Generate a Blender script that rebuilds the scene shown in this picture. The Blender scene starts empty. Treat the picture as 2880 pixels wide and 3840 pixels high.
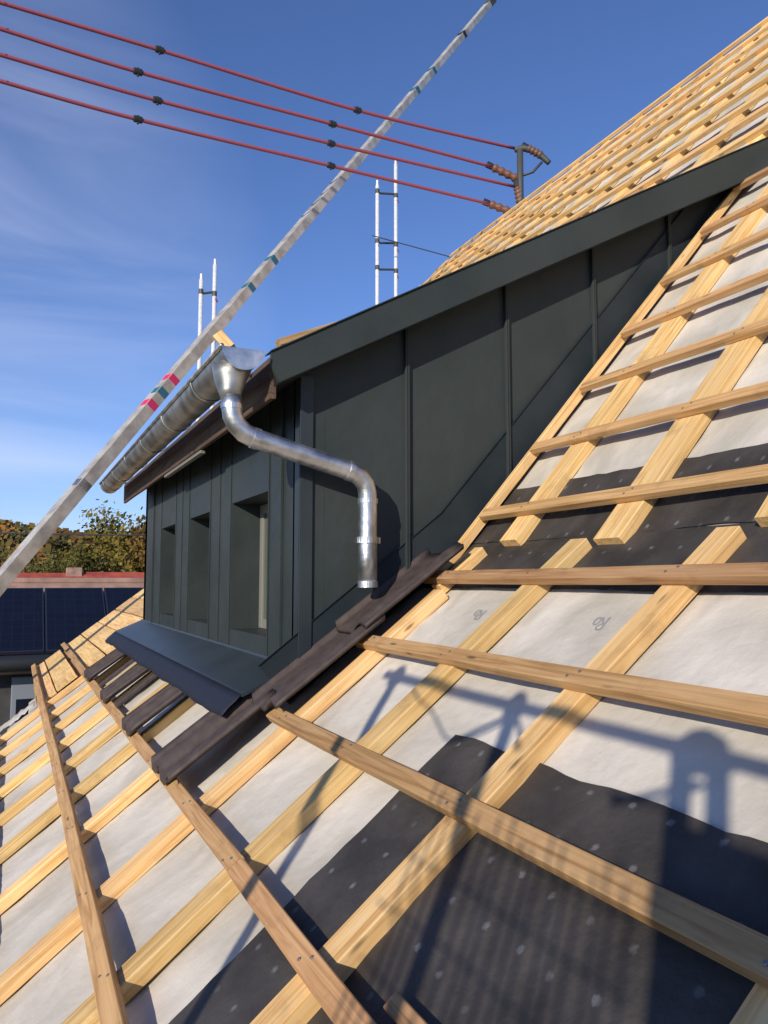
import bpy, bmesh, math, random
from mathutils import Vector, Matrix, noise
R = math.radians
S = bpy.context.scene
C = S.collection
random.seed(7)
TH, PH, FPX = 25.6, 5.15, 2883.0
SUN = Vector((-1.0, -0.80, 0.48)).normalized()     # towards the sun
# ---------------------------------------------------------------- camera
cam = bpy.data.cameras.new('camera'); co = bpy.data.objects.new('camera', cam); C.objects.link(co); S.camera = co
cam.sensor_fit = 'VERTICAL'; cam.sensor_height = 36.0; cam.lens = 36.0*FPX/3840.0
cam.clip_start = 0.02; cam.clip_end = 3000
co.location = (0, 0, 0); co.rotation_euler = (R(90+PH), 0, R(-TH))
# ---------------------------------------------------------------- world
W = bpy.data.worlds.new('World'); S.world = W; W.use_nodes = True
nt = W.node_tree; N = nt.nodes; L = nt.links
bg = N['Background']
sky = N.new('ShaderNodeTexSky'); sky.sky_type = 'NISHITA'; sky.sun_disc = False
sky.sun_elevation = math.asin(SUN.z); sky.sun_rotation = math.atan2(SUN.x, SUN.y)
sky.altitude = 300; sky.air_density = 1.0; sky.dust_density = 0.25; sky.ozone_density = 4.5
tc = N.new('ShaderNodeTexCoord')
mp = N.new('ShaderNodeMapping'); mp.inputs['Rotation'].default_value = (R(0), R(28), R(20)); mp.inputs['Scale'].default_value = (1.0, 1.6, 5.5)
L.new(tc.outputs['Generated'], mp.inputs['Vector'])
nz = N.new('ShaderNodeTexNoise'); nz.inputs['Scale'].default_value = 1.15; nz.inputs['Detail'].default_value = 6; nz.inputs['Roughness'].default_value = 0.52; nz.inputs['Distortion'].default_value = 0.5
L.new(mp.outputs[0], nz.inputs['Vector'])
cr = N.new('ShaderNodeMapRange'); cr.inputs['From Min'].default_value = 0.43; cr.inputs['From Max'].default_value = 0.80; cr.inputs['To Max'].default_value = 0.55
L.new(nz.outputs['Fac'], cr.inputs['Value'])
# clouds thin out away from the north-west part of the sky (direction 0 deg = +Y, low and mid sky)
dp = N.new('ShaderNodeVectorMath'); dp.operation = 'DOT_PRODUCT'; dp.inputs[1].default_value = Vector((-0.25, 1.0, 0.28)).normalized()
L.new(tc.outputs['Generated'], dp.inputs[0])
mr = N.new('ShaderNodeMapRange'); mr.inputs['From Min'].default_value = 0.86; mr.inputs['From Max'].default_value = 0.985
L.new(dp.outputs['Value'], mr.inputs['Value'])
mu = N.new('ShaderNodeMath'); mu.operation = 'MULTIPLY'; L.new(cr.outputs[0], mu.inputs[0]); L.new(mr.outputs[0], mu.inputs[1])
mx = N.new('ShaderNodeMix'); mx.data_type = 'RGBA'
L.new(mu.outputs[0], mx.inputs['Factor']); L.new(sky.outputs[0], mx.inputs['A']); mx.inputs['B'].default_value = (7.0, 7.4, 7.6, 1)
tn = N.new('ShaderNodeMix'); tn.data_type = 'RGBA'; tn.blend_type = 'MULTIPLY'; tn.inputs['Factor'].default_value = 1; tn.inputs['B'].default_value = (0.98, 1.0, 1.25, 1)
L.new(mx.outputs['Result'], tn.inputs['A']); L.new(tn.outputs['Result'], bg.inputs['Color']); bg.inputs['Strength'].default_value = 0.125
# ---------------------------------------------------------------- sun
sl = bpy.data.lights.new('sun', 'SUN'); sl.energy = 4.6; sl.angle = R(0.5); sl.color = (1.0, 0.885, 0.72)
so = bpy.data.objects.new('sun', sl); C.objects.link(so); so.rotation_euler = SUN.to_track_quat('Z', 'Y').to_euler()
S.view_settings.view_transform = 'Standard'; S.view_settings.look = 'None'; S.view_settings.exposure = 0; S.view_settings.gamma = 1

# ================================================================ materials
def mat(name, col, rough=0.6, metal=0.0, spec=0.4):
    m = bpy.data.materials.new(name); m.use_nodes = True
    b = m.node_tree.nodes['Principled BSDF']
    b.inputs['Base Color'].default_value = (*col, 1); b.inputs['Roughness'].default_value = rough
    b.inputs['Metallic'].default_value = metal; b.inputs['Specular IOR Level'].default_value = spec
    return m
def P(m): return m.node_tree.nodes['Principled BSDF']
def noisy(m, c1, c2, scale=5, detail=5, stretch=(1, 1, 1), bump=0.0, bscale=None, rr=None, dist=0.0, lo=0.35, hi=0.65):
    n = m.node_tree.nodes; l = m.node_tree.links
    t = n.new('ShaderNodeTexCoord'); mpp = n.new('ShaderNodeMapping'); mpp.inputs['Scale'].default_value = stretch
    l.new(t.outputs['Object'], mpp.inputs['Vector'])
    z = n.new('ShaderNodeTexNoise'); z.inputs['Scale'].default_value = scale; z.inputs['Detail'].default_value = detail; z.inputs['Distortion'].default_value = dist
    l.new(mpp.outputs[0], z.inputs['Vector'])
    r = n.new('ShaderNodeValToRGB'); r.color_ramp.elements[0].position = lo; r.color_ramp.elements[1].position = hi
    r.color_ramp.elements[0].color = (*c1, 1); r.color_ramp.elements[1].color = (*c2, 1)
    l.new(z.outputs['Fac'], r.inputs['Fac']); l.new(r.outputs['Color'], P(m).inputs['Base Color'])
    if bump:
        z2 = n.new('ShaderNodeTexNoise'); z2.inputs['Scale'].default_value = bscale or scale*4; z2.inputs['Detail'].default_value = 4
        l.new(mpp.outputs[0], z2.inputs['Vector'])
        bp = n.new('ShaderNodeBump'); bp.inputs['Strength'].default_value = bump; bp.inputs['Distance'].default_value = 0.01
        l.new(z2.outputs['Fac'], bp.inputs['Height']); l.new(bp.outputs[0], P(m).inputs['Normal'])
    if rr:
        q = n.new('ShaderNodeMapRange'); q.inputs['To Min'].default_value = rr[0]; q.inputs['To Max'].default_value = rr[1]
        l.new(z.outputs['Fac'], q.inputs['Value']); l.new(q.outputs[0], P(m).inputs['Roughness'])
    return r
def wood(name, ca, cb, cc):
    """sawn softwood, grain along local X, tone differs per board, knots"""
    m = mat(name, cb, 0.72, spec=0.25); n = m.node_tree.nodes; l = m.node_tree.links
    t = n.new('ShaderNodeTexCoord'); oi = n.new('ShaderNodeObjectInfo')
    ad = n.new('ShaderNodeVectorMath'); ad.operation = 'ADD'
    sc = n.new('ShaderNodeMath'); sc.operation = 'MULTIPLY'; sc.inputs[1].default_value = 37.0
    l.new(oi.outputs['Random'], sc.inputs[0]); l.new(t.outputs['Object'], ad.inputs[0]); l.new(sc.outputs[0], ad.inputs[1])
    mp = n.new('ShaderNodeMapping'); mp.inputs['Scale'].default_value = (1.6, 42, 42); l.new(ad.outputs[0], mp.inputs['Vector'])
    z = n.new('ShaderNodeTexNoise'); z.inputs['Scale'].default_value = 1.4; z.inputs['Detail'].default_value = 6; z.inputs['Distortion'].default_value = 1.1; l.new(mp.outputs[0], z.inputs['Vector'])
    r = n.new('ShaderNodeValToRGB'); e = r.color_ramp.elements; e[0].position = 0.30; e[0].color = (*ca, 1); e[1].position = 0.66; e[1].color = (*cc, 1)
    k = e.new(0.48); k.color = (*cb, 1); l.new(z.outputs['Fac'], r.inputs['Fac'])
    # broad tone changes along a board
    mp2 = n.new('ShaderNodeMapping'); mp2.inputs['Scale'].default_value = (1.1, 5, 5); l.new(ad.outputs[0], mp2.inputs['Vector'])
    z2 = n.new('ShaderNodeTexNoise'); z2.inputs['Scale'].default_value = 1.3; z2.inputs['Detail'].default_value = 3; l.new(mp2.outputs[0], z2.inputs['Vector'])
    # knots
    mp3 = n.new('ShaderNodeMapping'); mp3.inputs['Scale'].default_value = (3.2, 13, 13); l.new(ad.outputs[0], mp3.inputs['Vector'])
    v = n.new('ShaderNodeTexVoronoi'); v.inputs['Scale'].default_value = 1.0; v.inputs['Randomness'].default_value = 1.0; l.new(mp3.outputs[0], v.inputs['Vector'])
    kr = n.new('ShaderNodeMapRange'); kr.inputs['From Min'].default_value = 0.045; kr.inputs['From Max'].default_value = 0.11; kr.inputs['To Min'].default_value = 0.38; kr.inputs['To Max'].default_value = 1.0
    l.new(v.outputs['Distance'], kr.inputs['Value'])
    hs = n.new('ShaderNodeHueSaturation')
    vv = n.new('ShaderNodeMapRange'); vv.inputs['To Min'].default_value = 0.74; vv.inputs['To Max'].default_value = 1.26; l.new(z2.outputs['Fac'], vv.inputs['Value'])
    v2 = n.new('ShaderNodeMapRange'); v2.inputs['To Min'].default_value = 0.74; v2.inputs['To Max'].default_value = 1.14; l.new(oi.outputs['Random'], v2.inputs['Value'])
    m1 = n.new('ShaderNodeMath'); m1.operation = 'MULTIPLY'; l.new(vv.outputs[0], m1.inputs[0]); l.new(v2.outputs[0], m1.inputs[1])
    m2 = n.new('ShaderNodeMath'); m2.operation = 'MULTIPLY'; l.new(m1.outputs[0], m2.inputs[0]); l.new(kr.outputs[0], m2.inputs[1])
    hv = n.new('ShaderNodeMapRange'); hv.inputs['To Min'].default_value = 0.493; hv.inputs['To Max'].default_value = 0.505
    frc = n.new('ShaderNodeMath'); frc.operation = 'FRACT'; l.new(sc.outputs[0], frc.inputs[0]); l.new(frc.outputs[0], hv.inputs['Value']); l.new(hv.outputs[0], hs.inputs['Hue'])
    # handling dirt and damp grey patches
    zd = n.new('ShaderNodeTexNoise'); zd.inputs['Scale'].default_value = 6.5; zd.inputs['Detail'].default_value = 8; zd.inputs['Roughness'].default_value = 0.65; l.new(ad.outputs[0], zd.inputs['Vector'])
    dr = n.new('ShaderNodeMapRange'); dr.inputs['From Min'].default_value = 0.54; dr.inputs['From Max'].default_value = 0.74; dr.inputs['To Max'].default_value = 0.55; l.new(zd.outputs['Fac'], dr.inputs['Value'])
    dm_ = n.new('ShaderNodeMix'); dm_.data_type = 'RGBA'; dm_.inputs['B'].default_value = (ca[0]*0.62, ca[1]*0.68, ca[2]*0.9, 1); l.new(dr.outputs[0], dm_.inputs['Factor']); l.new(r.outputs['Color'], dm_.inputs['A'])
    l.new(dm_.outputs['Result'], hs.inputs['Color']); l.new(m2.outputs[0], hs.inputs['Value']); l.new(hs.outputs[0], P(m).inputs['Base Color'])
    bp = n.new('ShaderNodeBump'); bp.inputs['Strength'].default_value = 0.35; bp.inputs['Distance'].default_value = 0.003
    l.new(z.outputs['Fac'], bp.inputs['Height']); l.new(bp.outputs[0], P(m).inputs['Normal'])
    return m
M_batten = wood('batten_wood', (0.36, 0.195, 0.08), (0.52, 0.31, 0.14), (0.62, 0.40, 0.20))
M_cbatten = wood('counter_batten_wood', (0.56, 0.33, 0.12), (0.78, 0.51, 0.21), (0.86, 0.62, 0.31))
M_plank = wood('plank_wood', (0.30, 0.17, 0.07), (0.42, 0.26, 0.12), (0.52, 0.34, 0.17))
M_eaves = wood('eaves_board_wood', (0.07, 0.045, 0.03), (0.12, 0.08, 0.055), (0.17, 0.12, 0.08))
M_mem = mat('grey_underlay', (0.6, 0.57, 0.52), 0.8, spec=0.2)
r_ = noisy(M_mem, (0.44, 0.415, 0.36), (0.62, 0.585, 0.525), scale=3.0, detail=9, bump=0.75, bscale=13, dist=0.6)
M_print = mat('grey_print', (0.27, 0.27, 0.28), 0.8)
M_print2 = mat('faint_print', (0.42, 0.41, 0.39), 0.8)
def dark_mat():
    m = mat('dark_underlay', (0.03, 0.03, 0.03), 0.62, spec=0.45); n = m.node_tree.nodes; l = m.node_tree.links
    t = n.new('ShaderNodeTexCoord')
    z = n.new('ShaderNodeTexNoise'); z.inputs['Scale'].default_value = 7; z.inputs['Detail'].default_value = 7; l.new(t.outputs['Object'], z.inputs['Vector'])
    r = n.new('ShaderNodeValToRGB'); e = r.color_ramp.elements; e[0].position = 0.35; e[0].color = (0.031, 0.028, 0.026, 1); e[1].position = 0.68; e[1].color = (0.062, 0.056, 0.052, 1)
    l.new(z.outputs['Fac'], r.inputs['Fac'])
    # printed light dots on a near-square grid
    mp = n.new('ShaderNodeMapping'); mp.inputs['Scale'].default_value = (1/0.0865, 1/0.103, 0.0); mp.inputs['Location'].default_value = (0.0, 0.10, 0); l.new(t.outputs['Object'], mp.inputs['Vector'])
    v = n.new('ShaderNodeTexVoronoi'); v.voronoi_dimensions = '2D'; v.inputs['Scale'].default_value = 1.0; v.inputs['Randomness'].default_value = 0.22; l.new(mp.outputs[0], v.inputs['Vector'])
    z3 = n.new('ShaderNodeTexNoise'); z3.inputs['Scale'].default_value = 150; z3.inputs['Detail'].default_value = 2; l.new(t.outputs['Object'], z3.inputs['Vector'])
    a = n.new('ShaderNodeMath'); a.operation = 'MULTIPLY_ADD'; a.inputs[1].default_value = 0.10; l.new(z3.outputs['Fac'], a.inputs[0]); l.new(v.outputs['Distance'], a.inputs[2])
    k = n.new('ShaderNodeMapRange'); k.inputs['From Min'].default_value = 0.09; k.inputs['From Max'].default_value = 0.145; k.inputs['To Min'].default_value = 1; k.inputs['To Max'].default_value = 0; l.new(a.outputs[0], k.inputs['Value'])
    v2 = n.new('ShaderNodeMath'); v2.operation = 'MULTIPLY'; l.new(k.outputs[0], v2.inputs[0])
    sp = n.new('ShaderNodeSeparateColor'); l.new(v.outputs['Color'], sp.inputs[0])
    q = n.new('ShaderNodeMapRange'); q.inputs['To Min'].default_value = 0.15; q.inputs['To Max'].default_value = 1.0; l.new(sp.outputs[0], q.inputs['Value']); l.new(q.outputs[0], v2.inputs[1])
    mx = n.new('ShaderNodeMix'); mx.data_type = 'RGBA'; l.new(v2.outputs[0], mx.inputs['Factor']); l.new(r.outputs[0], mx.inputs['A']); mx.inputs['B'].default_value = (0.15, 0.155, 0.16, 1)
    l.new(mx.outputs['Result'], P(m).inputs['Base Color'])
    z2 = n.new('ShaderNodeTexNoise'); z2.inputs['Scale'].default_value = 26; z2.inputs['Detail'].default_value = 6; l.new(t.outputs['Object'], z2.inputs['Vector'])
    bp = n.new('ShaderNodeBump'); bp.inputs['Strength'].default_value = 0.5; bp.inputs['Distance'].default_value = 0.012; l.new(z2.outputs['Fac'], bp.inputs['Height']); l.new(bp.outputs[0], P(m).inputs['Normal'])
    return m
M_dark = dark_mat()
M_anth = mat('anthracite_sheet', (0.05, 0.055, 0.056), 0.42, spec=0.16)
noisy(M_anth, (0.030, 0.040, 0.042), (0.043, 0.053, 0.054), scale=1.6, detail=7, bump=0.5, bscale=3.4, rr=(0.36, 0.60))
for q in M_anth.node_tree.nodes:
    if q.type == 'BUMP': q.inputs['Distance'].default_value = 0.035
M_anth2 = mat('anthracite_flashing', (0.035, 0.045, 0.052), 0.38, spec=0.3)
noisy(M_anth2, (0.022, 0.031, 0.038), (0.032, 0.043, 0.050), scale=2.5, detail=5, bump=0.15, bscale=7, rr=(0.3, 0.5))
M_soffit = mat('soffit_board', (0.012, 0.012, 0.012), 0.8)
M_zinc = mat('zinc', (0.62, 0.64, 0.65), 0.32, 1.0); noisy(M_zinc, (0.46, 0.48, 0.49), (0.80, 0.82, 0.83), scale=13, detail=7, rr=(0.24, 0.55), bump=0.12)
M_zincd = mat('dull_zinc', (0.4, 0.41, 0.4), 0.45, 0.9); noisy(M_zincd, (0.24, 0.25, 0.24), (0.50, 0.51, 0.50), scale=9, detail=6, rr=(0.35, 0.6), bump=0.1)
M_panelg = mat('window_pane', (0.085, 0.10, 0.085), 0.25, spec=0.5); noisy(M_panelg, (0.075, 0.09, 0.078), (0.105, 0.12, 0.10), scale=1.5, detail=2, rr=(0.15, 0.3))
M_pale = mat('pale_frame', (0.20, 0.20, 0.175), 0.5)
M_tile = mat('brown_tile', (0.06, 0.045, 0.04), 0.62, spec=0.35); noisy(M_tile, (0.052, 0.040, 0.038), (0.078, 0.060, 0.055), scale=22, detail=8, bump=0.12, bscale=90)
M_alu = mat('aluminium', (0.62, 0.60, 0.56), 0.5, 0.35); noisy(M_alu, (0.38, 0.365, 0.34), (0.60, 0.58, 0.54), scale=7, detail=5, rr=(0.4, 0.6))
M_galv = mat('galvanised', (0.62, 0.65, 0.70), 0.5, 0.1); noisy(M_galv, (0.66, 0.68, 0.70), (0.82, 0.83, 0.85), scale=20, detail=4, rr=(0.35, 0.55))
M_blue = mat('blue_band', (0.03, 0.14, 0.22), 0.5); M_mag = mat('magenta_band', (0.62, 0.03, 0.14), 0.5)
M_red = mat('red_sleeve', (0.30, 0.075, 0.115), 0.65); M_blk = mat('black_plastic', (0.02, 0.025, 0.03), 0.5)
M_iron = mat('dark_iron', (0.09, 0.095, 0.09), 0.6, 0.4); M_ins = mat('brown_porcelain', (0.17, 0.08, 0.05), 0.45)
M_render = mat('pale_render', (0.5, 0.47, 0.42), 0.85)

# ================================================================ helpers
def tag(o, label=None, cat=None, group=None, kind=None):
    if label: o['label'] = label
    if cat: o['category'] = cat
    if group: o['group'] = group
    if kind: o['kind'] = kind
    return o
def empty(name, loc=(0, 0, 0)):
    o = bpy.data.objects.new(name, None); o.location = loc; o.empty_display_size = 0.1; C.objects.link(o); return o
def obj(name, bm, m, parent=None, smooth=False, M=None):
    me = bpy.data.meshes.new(name); bmesh.ops.recalc_face_normals(bm, faces=bm.faces); bm.to_mesh(me); bm.free()
    for mm in (m if isinstance(m, (list, tuple)) else [m]): me.materials.append(mm)
    if smooth:
        for p in me.polygons: p.use_smooth = True
    o = bpy.data.objects.new(name, me); C.objects.link(o)
    if M is not None: o.matrix_world = M
    if parent:
        o.parent = parent
        inv = Matrix.Translation(-parent.location) if parent.type == 'EMPTY' else Matrix.Identity(4)
        o.matrix_parent_inverse = inv
    return o
def hexa(bm, pts, mi=0):
    """8 points: bottom ring 0-3, top ring 4-7"""
    v = [bm.verts.new(p) for p in pts]
    fs = [bm.faces.new([v[i] for i in f]) for f in ((0, 3, 2, 1), (4, 5, 6, 7), (0, 1, 5, 4), (1, 2, 6, 5), (2, 3, 7, 6), (3, 0, 4, 7))]
    for f in fs: f.material_index = mi
    return v, fs
def box(bm, x0, x1, y0, y1, z0, z1, bev=0.0, mi=0):
    v, fs = hexa(bm, [(x0, y0, z0), (x1, y0, z0), (x1, y1, z0), (x0, y1, z0), (x0, y0, z1), (x1, y0, z1), (x1, y1, z1), (x0, y1, z1)], mi)
    if bev:
        es = list({e for f in fs for e in f.edges})
        bmesh.ops.bevel(bm, geom=es, offset=bev, segments=2, affect='EDGES', profile=0.5)
def prismY(bm, poly, y0, y1, mi=0):
    a = [bm.verts.new((x, y0, z)) for x, z in poly]; b = [bm.verts.new((x, y1, z)) for x, z in poly]
    n = len(poly)
    fs = [bm.faces.new(a), bm.faces.new(b[::-1])] + [bm.faces.new([a[i], b[i], b[(i+1) % n], a[(i+1) % n]]) for i in range(n)]
    for f in fs: f.material_index = mi
def tube(bm, pts, r, seg=16, cap=True, smoothpath=0, mi=0):
    pts = [Vector(p) for p in pts]
    rs = r if isinstance(r, (list, tuple)) else [r]*len(pts)
    if smoothpath:
        P0, R0 = [], []
        n = len(pts)
        for i in range(n-1):
            a, b, c, d = pts[max(i-1, 0)], pts[i], pts[i+1], pts[min(i+2, n-1)]
            for k in range(smoothpath):
                t = k/smoothpath
                P0.append(0.5*((2*b)+(c-a)*t+(2*a-5*b+4*c-d)*t*t+(3*b-a-3*c+d)*t**3)); R0.append(rs[i]*(1-t)+rs[i+1]*t)
        P0.append(pts[-1]); R0.append(rs[-1]); pts, rs = P0, R0
    rings = []; up = None
    for i, p in enumerate(pts):
        d = (pts[min(i+1, len(pts)-1)]-pts[max(i-1, 0)]).normalized()
        if up is None:
            up = d.orthogonal().normalized()
        up = (up-d*up.dot(d)).normalized(); s = d.cross(up)
        rings.append([bm.verts.new(p+(up*math.cos(2*math.pi*k/seg)+s*math.sin(2*math.pi*k/seg))*rs[i]) for k in range(seg)])
    for a, b in zip(rings, rings[1:]):
        for k in range(seg):
            f = bm.faces.new([a[k], a[(k+1) % seg], b[(k+1) % seg], b[k]]); f.material_index = mi
    if cap:
        bm.faces.new(rings[0][::-1]).material_index = mi; bm.faces.new(rings[-1]).material_index = mi
def frame(p, xdir, ndir):
    x = Vector(xdir).normalized(); z = Vector(ndir); z = (z-x*z.dot(x)).normalized(); y = z.cross(x)
    M = Matrix((x, y, z)).transposed().to_4x4(); M.translation = Vector(p); return M
def beam(name, p0, p1, w, t, ndir, m, parent=None, bend=0.004, bev=0.0025):
    """sawn timber: top-face centreline from p0 to p1, width w, thickness t below it"""
    p0, p1 = Vector(p0), Vector(p1); Ln = (p1-p0).length; n = max(2, int(Ln/0.25))
    ph = random.uniform(0, 9); bm = bmesh.new(); rings = []
    hw = w/2
    prof = [(-hw+bev, 0), (hw-bev, 0), (hw, -bev), (hw, -t+bev), (hw-bev, -t), (-hw+bev, -t), (-hw, -t+bev), (-hw, -bev)]
    for i in range(n+1):
        x = Ln*i/n; dy = bend*math.sin(ph+x*0.9)+0.0012*math.sin(5*x+ph); dz = 0.0
        rings.append([bm.verts.new((x, y+dy, z+dz)) for y, z in prof])
    for a, b in zip(rings, rings[1:]):
        for k in range(8): bm.faces.new([a[k], a[(k+1) % 8], b[(k+1) % 8], b[k]])
    bm.faces.new(rings[0]); bm.faces.new(rings[-1][::-1])
    return obj(name, bm, m, parent, M=frame(p0, p1-p0, ndir))

# ================================================================ roof geometry
h = 1.14; TL = math.tan(R(37.4)); TU = 1.12; AU = math.atan(TU); AL = R(37.4)
KU = 1.55*h
NL = Vector((-math.sin(AL), 0, math.cos(AL))); NU = Vector((-math.sin(AU), 0, math.cos(AU)))
UL = Vector((math.cos(AL), 0, math.sin(AL))); UU = Vector((math.cos(AU), 0, math.sin(AU)))
TB, TC = 0.030, 0.048          # batten / counter batten thickness
def pl(X, Y, n=0.0):            # point on the lower roof, n metres off the batten-top plane
    return Vector((X, Y, -h+TL*X+n/math.cos(AL)))
def pu(X, Y, n=0.0): return Vector((X, Y, -KU+TU*X+n/math.cos(AU)))
XK = (KU-h)/(TU-TL)             # kink of the batten plane
dl, du = (TB+TC)/math.cos(AL), (TB+TC)/math.cos(AU)
XKM = (KU+du-h-dl)/(TU-TL)      # kink of the underlay
XR = 6.75                        # ridge
YC, XF, YF = 2.95, 1.04, 7.10   # dormer cheek, dormer front, far side
def yfar_up(X): return 10.0 if X < 1.9 else min(11.7, 10.0+(X-1.9)*2.6)

# ---------------------------------------------------------------- setting: ground, hill
def ground():
    bm = bmesh.new(); n = 60; Lx = 1600
    g = [[bm.verts.new((-Lx/2+Lx*i/n, -200+Lx*j/n, -6.5)) for i in range(n+1)] for j in range(n+1)]
    for j in range(n):
        for i in range(n): bm.faces.new([g[j][i], g[j][i+1], g[j+1][i+1], g[j+1][i]])
    m = mat('grass', (0.06, 0.08, 0.03), 0.9); noisy(m, (0.05, 0.065, 0.025), (0.10, 0.11, 0.045), scale=0.15, detail=8)
    tag(obj('ground', bm, m), kind='structure')
    bm = bmesh.new(); nx, ny = 90, 24; g = []
    for j in range(ny+1):
        row = []
        for i in range(nx+1):
            x = -420+i*10.5; y = 190+j*14
            k = j/ny; z = -8+(26+5*noise.noise(Vector((x*0.008, 0.3, 1)))+7*math.exp(-((x+60)/90)**2))*math.sin(min(1, k*1.25)*math.pi/2)
            row.append(bm.verts.new((x, y, z+1.2*noise.noise(Vector((x*0.05, y*0.05, 2))))))
        g.append(row)
    for j in range(ny):
        for i in range(nx): bm.faces.new([g[j][i], g[j][i+1], g[j+1][i+1], g[j+1][i]])
    m = mat('hill_ground', (0.10, 0.08, 0.03), 0.9); noisy(m, (0.08, 0.07, 0.025), (0.17, 0.10, 0.035), scale=0.03, detail=6)
    tag(obj('hill', bm, m, smooth=True), kind='structure')
    return
ground()

def leaf_mat(name, c1, c2):
    m = mat(name, c1, 0.75, spec=0.15); noisy(m, c1, c2, scale=0.55, detail=6, lo=0.36, hi=0.62)
    return m
LM = [leaf_mat('autumn_gold_leaves', (0.085, 0.078, 0.020), (0.22, 0.175, 0.035)),
      leaf_mat('olive_leaves', (0.045, 0.05, 0.016), (0.15, 0.14, 0.035)),
      leaf_mat('rust_leaves', (0.09, 0.062, 0.02), (0.22, 0.13, 0.035))]
M_bark = mat('bark', (0.07, 0.055, 0.04), 0.9)
# far-off wood on the hill, nobody could count it
bm = bmesh.new(); rnd = random.Random(3)
for i in range(2600):
    x = rnd.uniform(-90, 150); y = rnd.uniform(196, 470)
    k = (y-190)/336; z = -8+(26+5*noise.noise(Vector((x*0.008, 0.3, 1)))+7*math.exp(-((x+60)/90)**2))*math.sin(min(1, k*1.25)*math.pi/2)
    hh = rnd.uniform(3, 7); r0 = rnd.uniform(2.2, 4.5)
    for q in range(16):
        c = Vector((x+rnd.gauss(0, r0*0.5), y+rnd.gauss(0, r0*0.5), z+rnd.uniform(0.5, hh)))
        n_ = Vector((rnd.gauss(0, 1), rnd.gauss(0, 1)-1.0, rnd.gauss(0, 1)+0.6)).normalized(); a = n_.orthogonal()*rnd.uniform(0.6, 1.5); b = n_.cross(a).normalized()*rnd.uniform(0.6, 1.5)
        f = bm.faces.new([bm.verts.new(c+a), bm.verts.new(c+b), bm.verts.new(c-a), bm.verts.new(c-b)]); f.material_index = (i*7 % 3)
wood_mats = []
for i, (a_, b_) in enumerate([((0.10, 0.085, 0.03), (0.22, 0.15, 0.045)), ((0.055, 0.055, 0.022), (0.15, 0.13, 0.045)), ((0.14, 0.07, 0.028), (0.30, 0.14, 0.045))]):
    m = mat('far_wood_leaves', a_, 0.8, spec=0.1); noisy(m, a_, b_, scale=0.03, detail=6, lo=0.4, hi=0.6); wood_mats.append(m)
tag(obj('autumn_wood', bm, wood_mats), 'autumn coloured wood covering the distant hill behind the houses', 'wood', kind='stuff')

def tree(name, base, H, rad, mi, label, seed, leaves=7500):
    rn = random.Random(seed); t = empty(name, base); tag(t, label, 'tree', 'trees beyond the neighbouring roofs')
    bm = bmesh.new(); B = Vector(base)
    tube(bm, [B, B+Vector((0.1, 0, H*0.3)), B+Vector((0.2, 0.1, H*0.62)), B+Vector((0.1, 0, H*0.9))], [H*0.03, H*0.022, H*0.013, H*0.004], 8)
    tips = []
    for k in range(11):
        z0 = H*rn.uniform(0.25, 0.75); an = rn.uniform(0, 6.28); l = rad*rn.uniform(0.5, 0.95)
        e = B+Vector((math.cos(an)*l, math.sin(an)*l, z0+l*rn.uniform(0.4, 0.9))); tips.append(e)
        tube(bm, [B+Vector((0.1, 0, z0)), (B+Vector((0, 0, z0))+e)/2+Vector((0, 0, 0.2)), e], [H*0.010, H*0.006, H*0.002], 6)
    obj('trunk', bm, M_bark, t)
    tips += [B+Vector((rn.gauss(0, rad*0.25), rn.gauss(0, rad*0.25), H*rn.uniform(0.5, 0.97))) for _ in range(9)]
    bm = bmesh.new()
    for k in range(leaves):
        c0 = rn.choice(tips); d = Vector((rn.gauss(0, 1), rn.gauss(0, 1), rn.gauss(0, 0.8)))*rad*0.20
        c = c0+d; s = rn.uniform(0.055, 0.14)*rad/3.0
        n_ = Vector((rn.gauss(0, 1), rn.gauss(0, 1), rn.gauss(0, 1)+0.4)).normalized(); a = n_.orthogonal()*s; b = n_.cross(a).normalized()*s*rn.uniform(0.5, 1)
        bm.faces.new([bm.verts.new(c+a), bm.verts.new(c+b), bm.verts.new(c-a), bm.verts.new(c-b)])
    obj('crown', bm, LM[mi], t)
for k, (nm, b, H, r0, mi, lb) in enumerate([
    ('autumn_tree', (7.0, 52, -6.5), 11.0, 3.4, 0, 'tall golden autumn tree directly left of the dormer front'),
    ('autumn_tree', (4.4, 58, -6.5), 8.9, 2.6, 1, 'slim olive tree with a pointed top beside the golden autumn tree'),
    ('autumn_tree', (9.4, 49, -6.5), 10.4, 3.2, 2, 'rust coloured tree half hidden by the dormer wall corner'),
    ('autumn_tree', (1.2, 66, -6.5), 7.9, 3.8, 1, 'broad olive bush-like tree above the middle of the red roofs'),
    ('autumn_tree', (-1.9, 64, -6.5), 7.9, 3.6, 2, 'rust and orange tree at the left frame edge behind the lift rail'),
    ('autumn_tree', (6.0, 74, -6.5), 8.8, 4.0, 0, 'yellow tree farther back between the olive and golden trees')]):
    tree(nm, b, H, r0, mi, lb, 40+k)

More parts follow.
